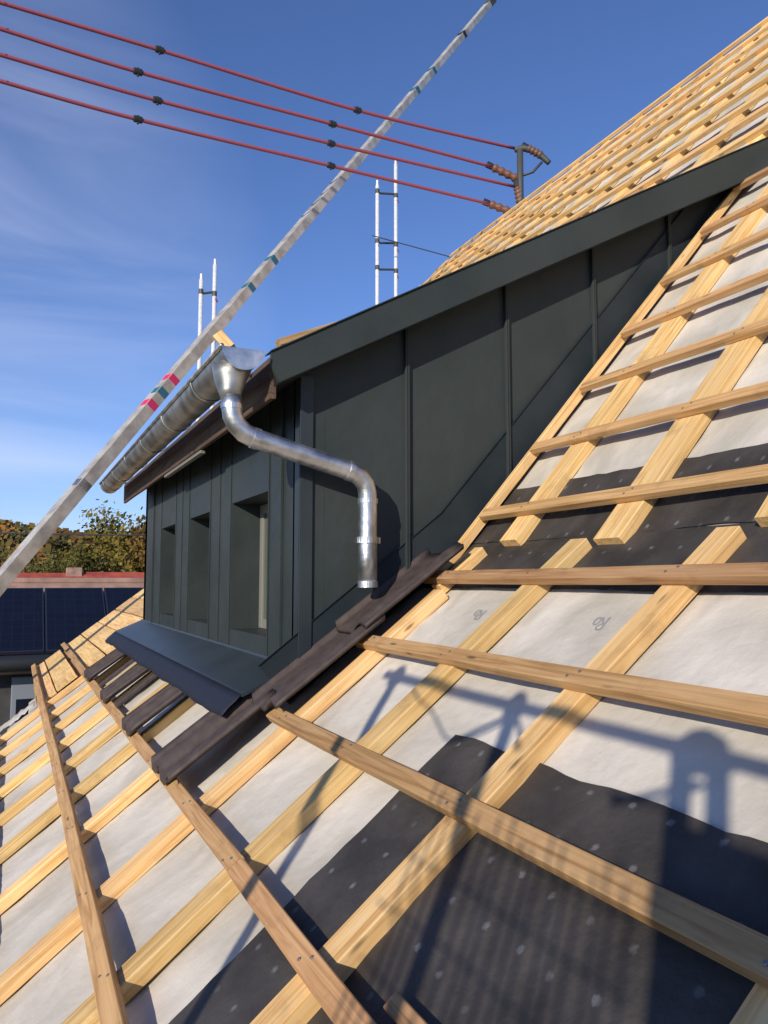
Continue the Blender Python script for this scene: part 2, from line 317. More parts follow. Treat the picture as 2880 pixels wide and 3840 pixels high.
# ---------------------------------------------------------------- far houses
M_rtile = mat('red_roof_tiles', (0.36, 0.07, 0.045), 0.7); noisy(M_rtile, (0.30, 0.055, 0.04), (0.45, 0.10, 0.06), scale=3, detail=6, bump=0.3)
M_gtile = mat('beige_roof_tiles', (0.30, 0.23, 0.19), 0.8); noisy(M_gtile, (0.25, 0.16, 0.13), (0.40, 0.26, 0.21), scale=4, detail=6, bump=0.3, bscale=18)
def far_house(x0, x1, y0, y1, zr, ze, label, chim=None):
    t = empty('house_behind', ((x0+x1)/2, (y0+y1)/2, -6.5)); tag(t, label, 'house', 'red roofed houses in the distance')
    ym = (y0+y1)/2
    bm = bmesh.new()
    v = [(x0, y0-.4, ze), (x1, y0-.4, ze), (x1, ym, zr), (x0, ym, zr), (x1, y1+.4, ze), (x0, y1+.4, ze)]
    top = [bm.verts.new(p) for p in v]; bot = [bm.verts.new((p[0], p[1], p[2]-0.18)) for p in v]
    for q in ((0, 1, 2, 3), (3, 2, 4, 5)):
        bm.faces.new([top[i] for i in q]); bm.faces.new([bot[i] for i in q[::-1]])
    for a, b in ((0, 1), (1, 2), (2, 4), (4, 5), (5, 3), (3, 0)): bm.faces.new([top[a], top[b], bot[b], bot[a]])
    rf = obj('roof', bm, M_rtile, t)
    bm = bmesh.new(); prism = [(y0, -6.5), (y1, -6.5), (y1, ze-0.2), (ym, zr-0.2), (y0, ze-0.2)]
    a = [bm.verts.new((x0+.3, y, z)) for y, z in prism]; b = [bm.verts.new((x1-.3, y, z)) for y, z in prism]
    bm.faces.new(a); bm.faces.new(b[::-1])
    for i in range(5): bm.faces.new([a[i], b[i], b[(i+1) % 5], a[(i+1) % 5]])
    obj('wall', bm, M_render, t)
    if chim:
        bm = bmesh.new(); box(bm, chim-.3, chim+.3, ym-.2, ym+.25, zr-.3, zr+.22, 0.02); ch = obj('chimney', bm, M_gtile, rf)
    return t
far_house(-4.5, 2.7, 30, 38, 0.34, -2.6, 'red tiled roof with a stubby chimney, left one behind the solar roof', 2.2)
far_house(2.9, 10.8, 33, 41, 0.42, -2.2, 'red tiled roof nearest the dormer wall, behind the solar roof', None)

# neighbouring house with solar panels
nb = empty('neighbour_house', (0, 13, -6.5)); tag(nb, 'low beige tiled house with a row of solar panels left behind the roof verge', 'house')
def roofpt(y, off=0.0):     # slope facing the camera
    k = (12.4-y)/1.6
    return 0.0-1.04*k+off
bm = bmesh.new(); prismY  # (roof slab, profile in Y)
pts = [(10.8, roofpt(10.8)), (12.4, roofpt(12.4)), (14.0, roofpt(10.8)), (14.0, roofpt(10.8)-.12), (12.4, roofpt(12.4)-.14), (10.8, roofpt(10.8)-.12)]
a = [bm.verts.new((-7, y, z)) for y, z in pts]; b = [bm.verts.new((6.5, y, z)) for y, z in pts]
bm.faces.new(a); bm.faces.new(b[::-1])
for i in range(6): bm.faces.new([a[i], b[i], b[(i+1) % 6], a[(i+1) % 6]])
obj('roof', bm, M_gtile, nb)
bm = bmesh.new(); tube(bm, [(-7, 12.4, 0.0), (6.5, 12.4, 0.0)], 0.055, 10); obj('ridge_tiles', bm, M_gtile, nb)
M_solar = mat('solar_glass', (0.007, 0.011, 0.03), 0.35, spec=0.35); 
def cells(m):
    n = m.node_tree.nodes; l = m.node_tree.links; t = n.new('ShaderNodeTexCoord'); bt = n.new('ShaderNodeTexBrick'); bt.offset = 0
    bt.inputs['Scale'].default_value = 1; bt.inputs['Brick Width'].default_value = 0.13; bt.inputs['Row Height'].default_value = 0.13; bt.inputs['Mortar Size'].default_value = 0.003
    bt.inputs['Color1'].default_value = (0.005, 0.007, 0.018, 1); bt.inputs['Color2'].default_value = (0.006, 0.009, 0.021, 1); bt.inputs['Mortar'].default_value = (0.013, 0.017, 0.034, 1)
    l.new(t.outputs['Object'], bt.inputs['Vector']); l.new(bt.outputs['Color'], P(m).inputs['Base Color'])
cells(M_solar)
M_sframe = mat('panel_frame', (0.03, 0.04, 0.07), 0.4, 0.3)
for k in range(9):
    x0 = -3.6+0.80*k; n3 = Vector((0, -1.04, 1.6)).normalized()
    y0, y1 = 10.92, 12.14
    bm = bmesh.new()
    q = []
    for zz in (0.05, 0.09):
        for (x, y) in ((x0, y0), (x0+0.78, y0), (x0+0.78, y1), (x0, y1)): q.append(Vector((x, y, roofpt(y)))+n3*zz)
    hexa(bm, q); pn = obj('solar_panel', bm, M_sframe, nb)
    bm = bmesh.new(); q = []
    for zz in (0.085, 0.094):
        for (x, y) in ((x0+.02, y0+.02), (x0+0.76, y0+.02), (x0+0.76, y1-.02), (x0+.02, y1-.02)): q.append(Vector((x, y, roofpt(y)))+n3*zz)
    hexa(bm, q); obj('glass', bm, M_solar, pn)
bm = bmesh.new(); tube(bm, [(-7, 10.72, -1.02), (6.5, 10.72, -1.02)], 0.10, 12); obj('gutter', bm, M_blk, nb, smooth=True)
M_dwall = mat('dark_boarding', (0.045, 0.048, 0.05), 0.8); noisy(M_dwall, (0.03, 0.032, 0.034), (0.06, 0.062, 0.066), scale=3, detail=5, bump=0.3)
bm = bmesh.new(); box(bm, -6.8, 6.3, 11.1, 13.8, -6.5, -1.18); obj('wall', bm, M_dwall, nb)
M_wf = mat('window_frame_grey', (0.20, 0.23, 0.28), 0.5)
for xw in (0.06, -1.9):
    bm = bmesh.new(); box(bm, xw-.04, xw+.36, 11.03, 11.1, -2.0, -1.22, 0.01); wf = obj('window', bm, M_wf, nb)
    bm = bmesh.new(); box(bm, xw+.02, xw+.30, 11.02, 11.028, -1.94, -1.5); obj('pane', bm, M_solar, wf)

# ================================================================ the house under construction
hs = empty('house', (3, 4, -6.5)); tag(hs, 'house roof under renovation with grey and black underlay below the battens', 'house')
def wave(x, y, seed, amp=0.006):
    return 1.35*amp*(noise.noise(Vector((x*4, y*3, seed)))+0.55*(1-2*abs(noise.noise(Vector((x*7+y*3, y*6-x*4, seed+4)))))+0.3*noise.noise(Vector((x*19, y*15, seed+8))))-0.004
def sheet(name, f, x0, x1, y0, y1, m, n0, step=0.045, amp=0.006, yf=None, seed=0.0, parent=hs):
    """an underlay sheet laid on the roof plane f, slightly wavy, 3 mm thick"""
    nx = max(2, int((x1-x0)/step)); ny = max(2, int((y1-y0)/step)); bm = bmesh.new(); top = []
    for i in range(nx+1):
        row = []
        for j in range(ny+1):
            x = x0+(x1-x0)*i/nx; ye = (yf(x) if yf else y1); y = y0+(ye-y0)*j/ny
            w = wave(x, y, seed, amp)
            row.append(bm.verts.new(f(x, y, n0+w)))
        top.append(row)
    for i in range(nx):
        for j in range(ny): bm.faces.new([top[i][j], top[i+1][j], top[i+1][j+1], top[i][j+1]])
    return obj(name, bm, m, parent, smooth=True)
DN = -(TB+TC)
# solid decks under the sheets
def deck(name, f, x0, x1, y0, y1, yf=None):
    bm = bmesh.new(); e0, e1 = (yf(x0), yf(x1)) if yf else (y1, y1)
    q = [f(x0, y0, DN-.16), f(x1, y0, DN-.16), f(x1, e1, DN-.16), f(x0, e0, DN-.16), f(x0, y0, DN-.02), f(x1, y0, DN-.02), f(x1, e1, DN-.02), f(x0, e0, DN-.02)]
    hexa(bm, q); return obj(name, bm, M_plank, hs)
deck('roof_deck', pl, -0.95, 0.25, -2.2, 7.3); deck('roof_deck', pl, 0.252, XKM-0.12, -2.2, 10.0)
deck('roof_deck', pu, XKM, XR, -2.2, 14.5, yfar_up)
sheet('underlay', pl, -0.98, 0.25, -2.2, 7.35, M_mem, DN, seed=1)
sheet('underlay', pl, 0.25, XKM, -2.2, 7.2, M_mem, DN, seed=2)
sheet('underlay', pu, XKM, XR, -2.2, 14.5, M_mem, DN, 0.10, yf=lambda x: yfar_up(x)-.02, seed=3)
o = sheet('dark_underlay', pl, 1.575, XKM, -2.2, 2.92, M_dark, DN+.009, seed=2, amp=.004)
o = sheet('dark_underlay', pu, XKM, 2.043, -2.2, 2.92, M_dark, DN+.010, seed=3, amp=.004)
o = sheet('dark_underlay', pl, -0.7, 1.073, -2.2, 1.80, M_dark, DN+.013, seed=8, amp=0.006)
# far slope, ridge, walls below
bm = bmesh.new(); zr = pu(XR, 0, DN-.02).z
q = [(XR, -2.2, zr-.15), (11.5, -2.2, zr-5.6-.15), (11.5, 11.7, zr-5.6-.15), (XR, 11.7, zr-.15), (XR, -2.2, zr), (11.5, -2.2, zr-5.6), (11.5, 11.7, zr-5.6), (XR, 11.7, zr)]
hexa(bm, q); obj('rear_roof', bm, M_plank, hs)
bm = bmesh.new(); a = [(0.2, -6.5), (11.2, -6.5), (11.2, -0.6), (XR, zr-.3), (XKM+.1, -.1), (0.2, -1.35)]
prismY(bm, a, -2.0, 9.6); obj('house_wall', bm, M_render, hs)
# printed marks on the grey underlay: a curl and a ring, repeated along the sheet edge
def mark(name, X, Y, sc, rot, m=None):
    bm = bmesh.new()
    def stroke(pts, wd):
        vs = []
        for i, (a, b) in enumerate(pts):
            a2, b2 = pts[min(i+1, len(pts)-1)]; a1, b1 = pts[max(i-1, 0)]
            d = Vector((a2-a1, b2-b1, 0)).normalized(); n_ = Vector((-d.y, d.x, 0))*wd/2
            for sgn in (-1, 1):
                ca, sa = math.cos(rot), math.sin(rot); u, w = (a+sgn*n_.x)*sc, (b+sgn*n_.y)*sc
                xx, yy = X+(u*ca-w*sa)*math.cos(AL), Y+u*sa+w*ca; vs.append(bm.verts.new(pl(xx, yy, DN+.0012+wave(xx, yy, 2))))
        for i in range(len(pts)-1): bm.faces.new([vs[2*i], vs[2*i+1], vs[2*i+3], vs[2*i+2]])
    stroke([(0, -.5), (0, .5)], .16)
    stroke([(.0, .5), (.35, .5), (.5, .3), (.35, .08), (.0, .05)], .14)
    stroke([(.15, .05), (.5, -.5)], .15)
    stroke([(.75+.22*math.cos(t_*.7), -.2+.3*math.sin(t_*.7)) for t_ in range(10)], .12)
    return obj(name, bm, m or M_print, hs)
for ym_ in (1.66, 2.28, 1.04): mark('printed_mark', 1.47, ym_, 0.05, R(95))
#; mark('printed_mark', 0.52, 2.52, 0.085, R(170), M_print2); mark('printed_mark', 0.70, 2.36, 0.07, R(10), M_print2)

# ---------------------------------------------------------------- horizontal battens
def lbat(X, y0, y1, label, joint=None, dn=0.0):
    # local Y of the beam runs across the slope
    o = beam('roof_batten', pl(X, y0, dn), pl(X, y1, dn), 0.052, TB, NL, M_batten); tag(o, label, 'batten', 'horizontal roof battens'); return o
lbat(-0.435, -1.2, 7.3, 'horizontal batten nearest the eaves at the lower left frame edge')
lbat(-0.10, -1.2, 7.3, 'horizontal batten just visible along the left frame edge')
lbat(0.232, -1.2, 9.9, 'leftmost long batten running down the lower left corner of the photo')
o = lbat(0.538, -1.2, 2.02, 'front length of the batten running from the tiles to the bottom edge')
lbat(0.538, 2.03, 9.9, 'rear length of the batten carrying the brown tiles below the sill')
lbat(0.872, -1.2, 2.78, 'batten crossing the black sheet from the cheek tiles to the lower right')
lbat(1.206, -1.2, 2.76, 'batten across the light grey underlay, second below the black band')
lbat(1.530, -1.2, 2.80, 'level batten along the lower edge of the black band at the roof kink')
o = beam('batten_piece', pl(0.612, 0.2, -TB-.002), pl(0.612, 1.25, -TB-.002), 0.034, TB, NL, M_batten); tag(o, 'short batten piece lying beside the long batten at the bottom edge', 'batten')
def ubat(X, y0, y1, label):
    o = beam('roof_batten', pu(X, y0, .006 if X > 3.8 else 0), pu(X, y1, .006 if X > 3.8 else 0), 0.052 if X < 3.8 else 0.08, TB if X < 3.8 else TB+.006, NU, M_batten if X < 3.8 else M_cbatten); tag(o, label, 'batten', 'horizontal roof battens'); return o
ords = ['first', 'second', 'third', 'fourth', 'fifth', 'sixth', 'seventh', 'eighth', 'ninth', 'tenth', 'eleventh', 'twelfth', 'thirteenth', 'fourteenth', 'fifteenth', 'sixteenth', 'seventeenth', 'eighteenth', 'nineteenth', 'twentieth']
X = 1.850; k = 0; ub = []
while X < XR-0.05: ub.append(X); X += 0.2810
for k, X in enumerate(ub):
    if X < 3.80:
        ubat(X, -1.2, 2.86+0.012*math.sin(k*2.1), 'batten right of the dormer cheek, %s above the black band' % ords[k])
    else:
        ubat(X, -1.2, yfar_up(X)-.05-.5*(XR-X < .5), 'batten on the main roof above the dormer, %s row down from the ridge' % ords[len(ub)-1-k])
# ---------------------------------------------------------------- counter battens
CN = -TB-.001
def lcb(Y, w, x0, x1, label, t=TC-.004):
    o = beam('counter_batten', pl(x0, Y, CN), pl(x1, Y, CN), w, t, NL, M_cbatten); tag(o, label, 'counter batten', 'sloping counter battens'); return o
lcb(0.69, 0.075, -0.8, 1.70, 'sloping counter batten peeking in at the bottom right corner')
lcb(1.475, 0.078, -0.8, 1.735, 'sloping counter batten crossing the black sheet in the middle of the lower roof')
lcb(2.075, 0.085, -0.8, 1.732, 'sloping counter batten left of the black sheet, passing under the marked batten')
lcb(2.635, 0.075, -0.8, 1.50, 'sloping counter batten ending under the lowest cheek tile')
lcb(2.70, 0.060, 1.52, 1.725, 'stub of counter batten at the foot of the dormer cheek in the black band')
Y = 3.33; i = 0
lo_names = ['first', 'second', 'third', 'fourth', 'fifth', 'sixth', 'seventh']
while Y < 7.2:
    lcb(Y, 0.068, -0.8, 1.0, 'counter batten on the lower left roof, %s beyond the dormer corner' % lo_names[i]); Y += 0.585; i += 1
def ucb(Y, w, x0, x1, label):
    o = beam('counter_batten', pu(x0, Y, CN), pu(x1, Y, CN), w, TC-.004, NU, M_cbatten); tag(o, label, 'counter batten', 'sloping counter battens'); return o
ucb(0.78, 0.10, 1.77, XR-.1, 'upper roof counter batten outside the right frame edge')
ucb(1.37, 0.10, 1.77, XR-.1, 'upper roof counter batten at the right frame edge')
ucb(1.958, 0.125, 1.745, XR-.1, 'wide upper roof counter batten, second from the dormer cheek')
ucb(2.545, 0.110, 1.765, XR-.1, 'upper roof counter batten nearest the dormer cheek')
o = beam('edge_strip', pu(1.62, 2.885, -.012), pu(3.75, 2.885, -.012), 0.028, 0.045, NU, M_cbatten); tag(o, 'thin timber strip along the dormer cheek flashing', 'timber strip')
Y = 3.15; i = 0
while Y < 11.6:
    x0 = 3.9
    if x0 < XR-.3: ucb(Y, 0.11, x0, XR-.1, 'counter batten on the main roof above the dormer, %s beyond the cheek line' % ords[i])
    Y += 0.585; i += 1

# round nail heads where battens cross counter battens
nb_ = bmesh.new(); tube(nb_, [(0, 0, -.002), (0, 0, .0012), (0, 0, .002)], [.0042, .0042, .003], 10); nail_me = bpy.data.meshes.new('nail'); nb_.to_mesh(nail_me); nb_.free()
M_nail = mat('nail_steel', (0.30, 0.29, 0.28), 0.4, 0.8); nail_me.materials.append(M_nail)
for o in [q for q in C.objects if q.name.startswith('roof_batten') and q.type == 'MESH']:
    p = o.matrix_world.translation.copy(); xl = o.matrix_world.col[0].to_3d(); low_ = p.x < 1.7
    if p.x > 3.8 or p.x < 0: continue
    L_ = max(v.co.x for v in o.data.vertices)
    for cy in ((0.69, 1.475, 2.075, 2.635, 3.33, 3.915, 4.5, 5.085) if low_ else (1.37, 1.958, 2.545)):
        for dd in (-0.014, 0.014):
            t_ = cy-p.y+dd
            if not (0.03 < t_ < L_-.03): continue
            n2 = bpy.data.objects.new('nail', nail_me); C.objects.link(n2); n2.parent = o; n2.location = (t_, dd*0.7+0.004*math.sin(cy*50+p.x*9), 0.0006)
# timber boarding at the far verge
tb = empty('verge_boarding', pl(0.8, 8.5, DN)); tag(tb, 'pale timber boarding on the far verge between the dormer sill and the solar roof', 'boarding')
for k, (a0, a1) in enumerate([(0.262, 0.352), (0.362, 0.518), (0.56, 0.74), (0.75, 0.93), (0.94, 1.12), (1.13, 1.31), (1.32, 1.5)]):
    xm = (a0+a1)/2
    beam('board', pl(xm, 7.22+0.03*(k % 3), DN+.028+0.002*(k % 2)), pl(xm, 9.96, DN+.028+0.002*(k % 2)), (a1-a0)/math.cos(AL), 0.022, NL, M_cbatten, tb, bend=0.001)
# white scraps of folded underlay at the eaves end
bm = bmesh.new()
g = []
for i_ in range(15):
    g.append([bm.verts.new(pl(-0.16+0.026*i_, 7.32+0.05*j_+0.02*noise.noise(Vector((i_*.7, j_, 1))), DN+.012+0.03*abs(noise.noise(Vector((i_*.45, j_*.8, 5))))+0.006*(j_ == 5))) for j_ in range(6)])
for a, b in zip(g, g[1:]):
    for k in range(5): bm.faces.new([a[k], b[k], b[k+1], a[k+1]])
so_ = obj('underlay_scrap', bm, M_mem, smooth=True); so_.modifiers.new('s', 'SOLIDIFY').thickness = 0.003
tag(so_, 'crumpled white underlay scrap at the far left roof edge', 'scrap')

# ---------------------------------------------------------------- brown tiles
def tile(X0, X1, Y0, Y1, label, lift=0.0, rolls=2, skew=0.0):
    """interlocking tile: water channels between rounded rolls, nib edge, 12 mm thick"""
    bm = bmesh.new(); ny = 36; nx = 8; rows = []
    W_ = Y1-Y0
    for i in range(nx+1):
        t_ = i/nx; X_ = X0+(X1-X0)*t_; r1 = []; r2 = []
        for j in range(ny+1):
            s = j/ny; prof = 0.032*max(0.0, math.cos((s*rolls*2-0.35)*math.pi))**0.9
            prof += 0.006 if s > 0.97 or s < 0.03 else 0
            nn = 0.006+lift+0.018*(1-t_)+prof
            r1.append(bm.verts.new(pl(X_, Y0+W_*s+skew*t_, nn+0.0))); r2.append(bm.verts.new(pl(X_, Y0+W_*s+skew*t_, nn-0.013)))
        rows.append((r1, r2))
    for (a1, a2), (b1, b2) in zip(rows, rows[1:]):
        for j in range(ny):
            bm.faces.new([a1[j], b1[j], b1[j+1], a1[j+1]]); bm.faces.new([a2[j], a2[j+1], b2[j+1], b2[j]])
        bm.faces.new([a1[0], a2[0], b2[0], b1[0]]); bm.faces.new([a1[-1], b1[-1], b2[-1], a2[-1]])
    a1, a2 = rows[0]; b1, b2 = rows[-1]
    for j in range(ny): bm.faces.new([a1[j], a1[j+1], a2[j+1], a2[j]]); bm.faces.new([b1[j], b2[j], b2[j+1], b1[j+1]])
    o = obj('roof_tile', bm, M_tile, smooth=True); tag(o, label, 'roof tile', 'brown roof tiles laid around the dormer')
    o.data.polygons.foreach_set('use_smooth', [True]*len(o.data.polygons))
    return o
tile(0.515, 0.90, 2.82, 3.20, 'nearest and widest brown tile under the near end of the dormer sill')
tile(0.515, 0.90, 3.80, 4.13, 'second brown tile under the sill, counted from the near end')
tile(0.515, 0.90, 4.88, 5.22, 'third brown tile under the middle of the sill')
tile(0.515, 0.90, 5.98, 6.45, 'farthest brown tile under the far end of the sill')
tile(0.845, 1.27, 2.64, 2.945, 'lowest brown tile beside the dormer cheek, above the sill end', 0.004, 1)
tile(1.19, 1.62, 2.64, 2.945, 'upper brown tile beside the dormer cheek, reaching the black band', 0.010, 1)
for (ya, yb, lb) in ((4.62, 4.70, 'narrow grey timber lath between the second and third sill tiles'), (5.55, 5.63, 'narrow grey timber lath before the farthest sill tile')):
    o = beam('lath', pl(0.54, (ya+yb)/2, .022), pl(0.85, (ya+yb)/2, .022), 0.06, 0.02, NL, M_tile); tag(o, lb, 'lath')

# ================================================================ dormer
DR = 0.56                                     # dormer roof slope
def zt(X): return 0.905+DR*(X-0.90)           # top edge of fascia
dm = empty('dormer', (XF, YC, -0.4)); tag(dm, 'shed dormer clad in dark anthracite sheet metal with a zinc gutter and downpipe', 'dormer')
# cheek wall (faces the camera)
def zroof(X):
    return (pl(X, 0, DN).z if X < XKM else pu(X, 0, DN).z)
X1D = 3.95
bm = bmesh.new(); pts = [(XF, zroof(XF)-.05)]+[(x, zroof(x)-.05) for x in (1.4, XKM, 2.4, 3.2, X1D)]+[(X1D, zt(X1D)-.03), (XF, zt(XF)-.13)]
prismY(bm, pts, YC, YC+.10); ck = obj('cheek_wall', bm, M_anth, dm)
bm = bmesh.new(); prismY(bm, pts, YF-.10, YF); obj('far_cheek_wall', bm, M_anth, dm)
for xs in (1.515, 2.045, 2.575, 3.105):        # standing seams
    bm = bmesh.new(); z0 = zroof(xs)+.02; z1 = zt(xs)-.13
    box(bm, xs-.006, xs+.006, YC-.022, YC-.001, z0, z1, 0.002); box(bm, xs-.0, xs+.014, YC-.022, YC-.012, z0, z1, 0.002)
    obj('standing_seam', bm, M_anth, ck)
# flashing up the cheek, lapping onto the roof
bm = bmesh.new()
def fl(f, x, n): p = f(x, 0, n); return p
line = [(pl, x) for x in (0.98, 1.2, 1.5, XKM-.02)]+[(pu, x) for x in (XKM+.04, 2.2, 2.8, 3.5)]
prof = []
for f, x in line:
    N_ = NL if f is pl else NU
    b0 = f(x, 0, DN+.012); u0 = f(x, 0, DN+.012)+N_*(0.185)
    prof.append([Vector((b0.x, YC-.055, b0.z)), Vector((b0.x, YC-.012, b0.z+.004)), Vector((b0.x, YC-.005, b0.z+.02)), Vector((u0.x, YC-.005, u0.z)), Vector((u0.x, YC-.014, u0.z+.004))])
rows = [[bm.verts.new(p) for p in r] for r in prof]
for a, b in zip(rows, rows[1:]):
    for k in range(4): bm.faces.new([a[k], a[k+1], b[k+1], b[k]])
M_flash = mat('dark_flashing', (0.02, 0.028, 0.034), 0.5, spec=0.2); noisy(M_flash, (0.016, 0.025, 0.031), (0.027, 0.036, 0.043), scale=4, detail=6, bump=0.25, bscale=7)
o = obj('flashing', bm, M_flash, dm); md = o.modifiers.new('solid', 'SOLIDIFY'); md.thickness = 0.002
# front wall with three deep openings
ZB, ZTW = -0.36, zt(XF)-.13
wins = [(3.40, 4.06), (4.57, 5.16), (5.66, 6.24)]; WZ0, WZ1 = -0.25, 0.415; DEP = 0.155
bm = bmesh.new()
edges = [YC+.10]+[v for w in wins for v in w]+[YF-.10]
box(bm, XF, XF+.10, YC-.001, YC+.10, ZB-.1, ZTW)            # corner
for k in range(0, len(edges), 2): box(bm, XF, XF+.10, edges[k]+(0.0005 if k == 0 else 0), edges[k+1], WZ0, WZ1)
box(bm, XF, XF+.10, YC+.101, YF-.10, WZ1, ZTW); box(bm, XF, XF+.10, YC+.101, YF-.10, ZB-.1, WZ0)
box(bm, XF, XF+.10, YF-.10, YF+.001, ZB-.1, ZTW)
fw = obj('front_wall', bm, M_anth, dm)
for ys in (3.18, 3.385, 4.075, 4.32, 4.555, 5.175, 5.41, 5.645, 6.255, 6.6):
    for zz in ([(ZB+.02, ZTW-.01)] if ys in (3.18, 4.32, 5.41, 6.6) else [(ZB+.02, ZTW-.01)]):
        bm = bmesh.new(); box(bm, XF-(.014 if ys in (3.18, 6.6) else .006), XF-.001, ys-.004, ys+.004, zz[0], zz[1], 0.001); obj('standing_seam', bm, M_anth, fw)
bm = bmesh.new(); box(bm, XF-.012, XF-.002, YC-.010, YC+.05, ZB, ZTW-.01, .002); box(bm, XF-.012, XF+.045, YC-.014, YC-.003, zroof(XF)+.06, ZTW-.01, .002); obj('corner_trim', bm, M_anth2, dm)
for k, (a, b) in enumerate(wins):
    xb = XF+DEP; bm = bmesh.new()          # dark lining of the reveal
    for (ya, yb, za, zb) in ((a-.02, a-.0002, WZ0-.02, WZ1+.02), (b+.0002, b+.02, WZ0-.02, WZ1+.02), (a, b, WZ1+.0002, WZ1+.02), (a, b, WZ0-.02, WZ0-.0002)):
        box(bm, XF+.1003, xb+.06, ya, yb, za, zb)
    rv = bm; bm = bmesh.new()
    box(bm, xb, xb+.04, a+.001, a+.055, WZ0+.001, WZ1-.001, .004); box(bm, xb, xb+.04, b-.055, b-.001, WZ0+.001, WZ1-.001, .004)
    box(bm, xb+.001, xb+.039, a+.056, b-.056, WZ1-.055, WZ1-.001, .004); box(bm, xb+.001, xb+.039, a+.056, b-.056, WZ0+.001, WZ0+.05, .004)
    wn = obj('window', bm, M_pale, dm); obj('reveal', rv, M_anth, wn)
    bm = bmesh.new(); box(bm, xb+.012, xb+.02, a+.05, b-.05, WZ0+.04, WZ1-.05); obj('pane', bm, M_panelg, wn)
# apron sill along the foot of the front wall
prof = [(XF-.004, -.335), (XF-.010, -.345), (0.822, -.432), (0.814, -.436), (0.812, -.447), (0.822, -.447), (XF-.004, -.353)]
bm = bmesh.new(); prismY(bm, prof, YC+.03, YF+.06); obj('sill', bm, M_anth2, dm)
bm = bmesh.new(); ra = []; ny = 90       # soft pleated apron hanging from the sill onto the tiles
for j in range(ny+1):
    y = YC+.03+(YF+.03-YC)*j/ny; w_ = 0.0022*math.sin(y*7)+0.0012*math.sin(y*23+1)
    ra.append([bm.verts.new(p) for p in ((0.816, y, -.4385), (0.790+w_, y, -.462), (0.758+w_, y, -.492+w_), (0.733+1.5*w_, y, -.521+w_))])
for a, b in zip(ra, ra[1:]):
    for k in range(3): bm.faces.new([a[k], a[k+1], b[k+1], b[k]])
M_apron = mat('soft_apron', (0.016, 0.020, 0.034), 0.65, spec=0.3)
o = obj('apron', bm, M_apron, dm, smooth=True); o.modifiers.new('s', 'SOLIDIFY').thickness = 0.003
# roof slab, soffit, fascia
bm = bmesh.new(); Y0, Y1 = 2.828, 7.28
prismY(bm, [(0.88, zt(.88)-.035), (4.1, zt(4.1)-.035), (4.1, zt(4.1)-.14), (0.88, zt(.88)-.14)], Y0, Y1); obj('roof', bm, M_soffit, dm)
bm = bmesh.new(); prismY(bm, [(0.862, zt(.862)), (4.0, zt(4.0)), (4.0, zt(4.0)-.200), (0.895, zt(.895)-.140), (0.862, zt(.862)-.06)], 2.80, 2.826)
bmesh.ops.bevel(bm, geom=bm.edges[:], offset=0.004, segments=2, affect='EDGES')
fa = obj('fascia', bm, M_anth, dm)
bm = bmesh.new(); prismY(bm, [(0.858, zt(.858)+.006), (4.0, zt(4.0)+.006), (4.0, zt(4.0)+.001), (0.858, zt(.858)+.001)], 2.793, 2.88); obj('drip_edge', bm, M_anth, fa)
bm = bmesh.new(); prismY(bm, [(0.875, zt(.875)), (4.0, zt(4.0)), (4.0, zt(4.0)-.185), (0.905, zt(.905)-.145)], 7.283, 7.31); obj('far_fascia', bm, M_anth, dm)
# brown eaves board behind the gutter
beam('eaves_board', (0.868, 2.83, 0.79), (0.868, 7.28, 0.79), 0.17, 0.022, (-1, 0, 0), M_eaves, dm, bend=0.0)
bm = bmesh.new(); box(bm, 0.872, 0.900, 4.1, 5.2, 0.684, 0.702, 0.003); obj('soffit_batten', bm, M_pale, dm)
# gutter: half-round trough with bead, cap and brackets
gx, gz, gr = 0.745, 0.872, 0.079; GY0, GY1 = 2.775, 7.30
bm = bmesh.new(); n_ = 20
def gring(y, r): return [(gx-r*math.cos(math.pi*k/n_), y, gz-0.012*(y-GY0)/4.5*0-r*math.sin(math.pi*k/n_)) for k in range(n_+1)]
rows = [[bm.verts.new(p) for p in gring(y, r)] for y, r in ((GY0, gr), (GY1, gr), (GY1, gr-.004), (GY0, gr-.004))]
for a, b in zip(rows, rows[1:]+rows[:1]):
    for k in range(n_): bm.faces.new([a[k], a[k+1], b[k+1], b[k]])
for k in (0, n_): bm.faces.new([r[k] for r in rows])
gt = obj('gutter', bm, M_zincd, dm, smooth=True)
m_ = gt.modifiers.new('edge', 'EDGE_SPLIT'); m_.split_angle = R(50)
bm = bmesh.new(); tube(bm, [(gx-gr-.004, GY0, gz+.002), (gx-gr-.004, GY1, gz+.002)], 0.009, 10); obj('bead', bm, M_zincd, gt, smooth=True)
for ye in (GY0, GY1):
    bm = bmesh.new(); a = [bm.verts.new((p[0], ye-.003, p[2])) for p in gring(ye, gr+.003)]; b = [bm.verts.new((p[0], ye+.003, p[2])) for p in gring(ye, gr+.003)]
    bm.faces.new(a); bm.faces.new(b[::-1])
    for k in range(len(a)): bm.faces.new([a[k], b[k], b[(k+1) % len(a)], a[(k+1) % len(a)]])
    obj('end_cap', bm, M_zinc, gt)
for k, yb in enumerate((3.35, 4.1, 4.85, 5.6, 6.35, 7.05)):
    bm = bmesh.new(); ro = gr+.006; rows = []
    for y in (yb-.014, yb+.014):
        rows.append([bm.verts.new((gx-ro*math.cos(math.pi*q/16), y, gz-ro*math.sin(math.pi*q/16))) for q in range(17)])
    for q in range(16): bm.faces.new([rows[0][q], rows[0][q+1], rows[1][q+1], rows[1][q]])
    o = obj('bracket', bm, M_zincd, gt, smooth=True); o.modifiers.new('s', 'SOLIDIFY').thickness = 0.004
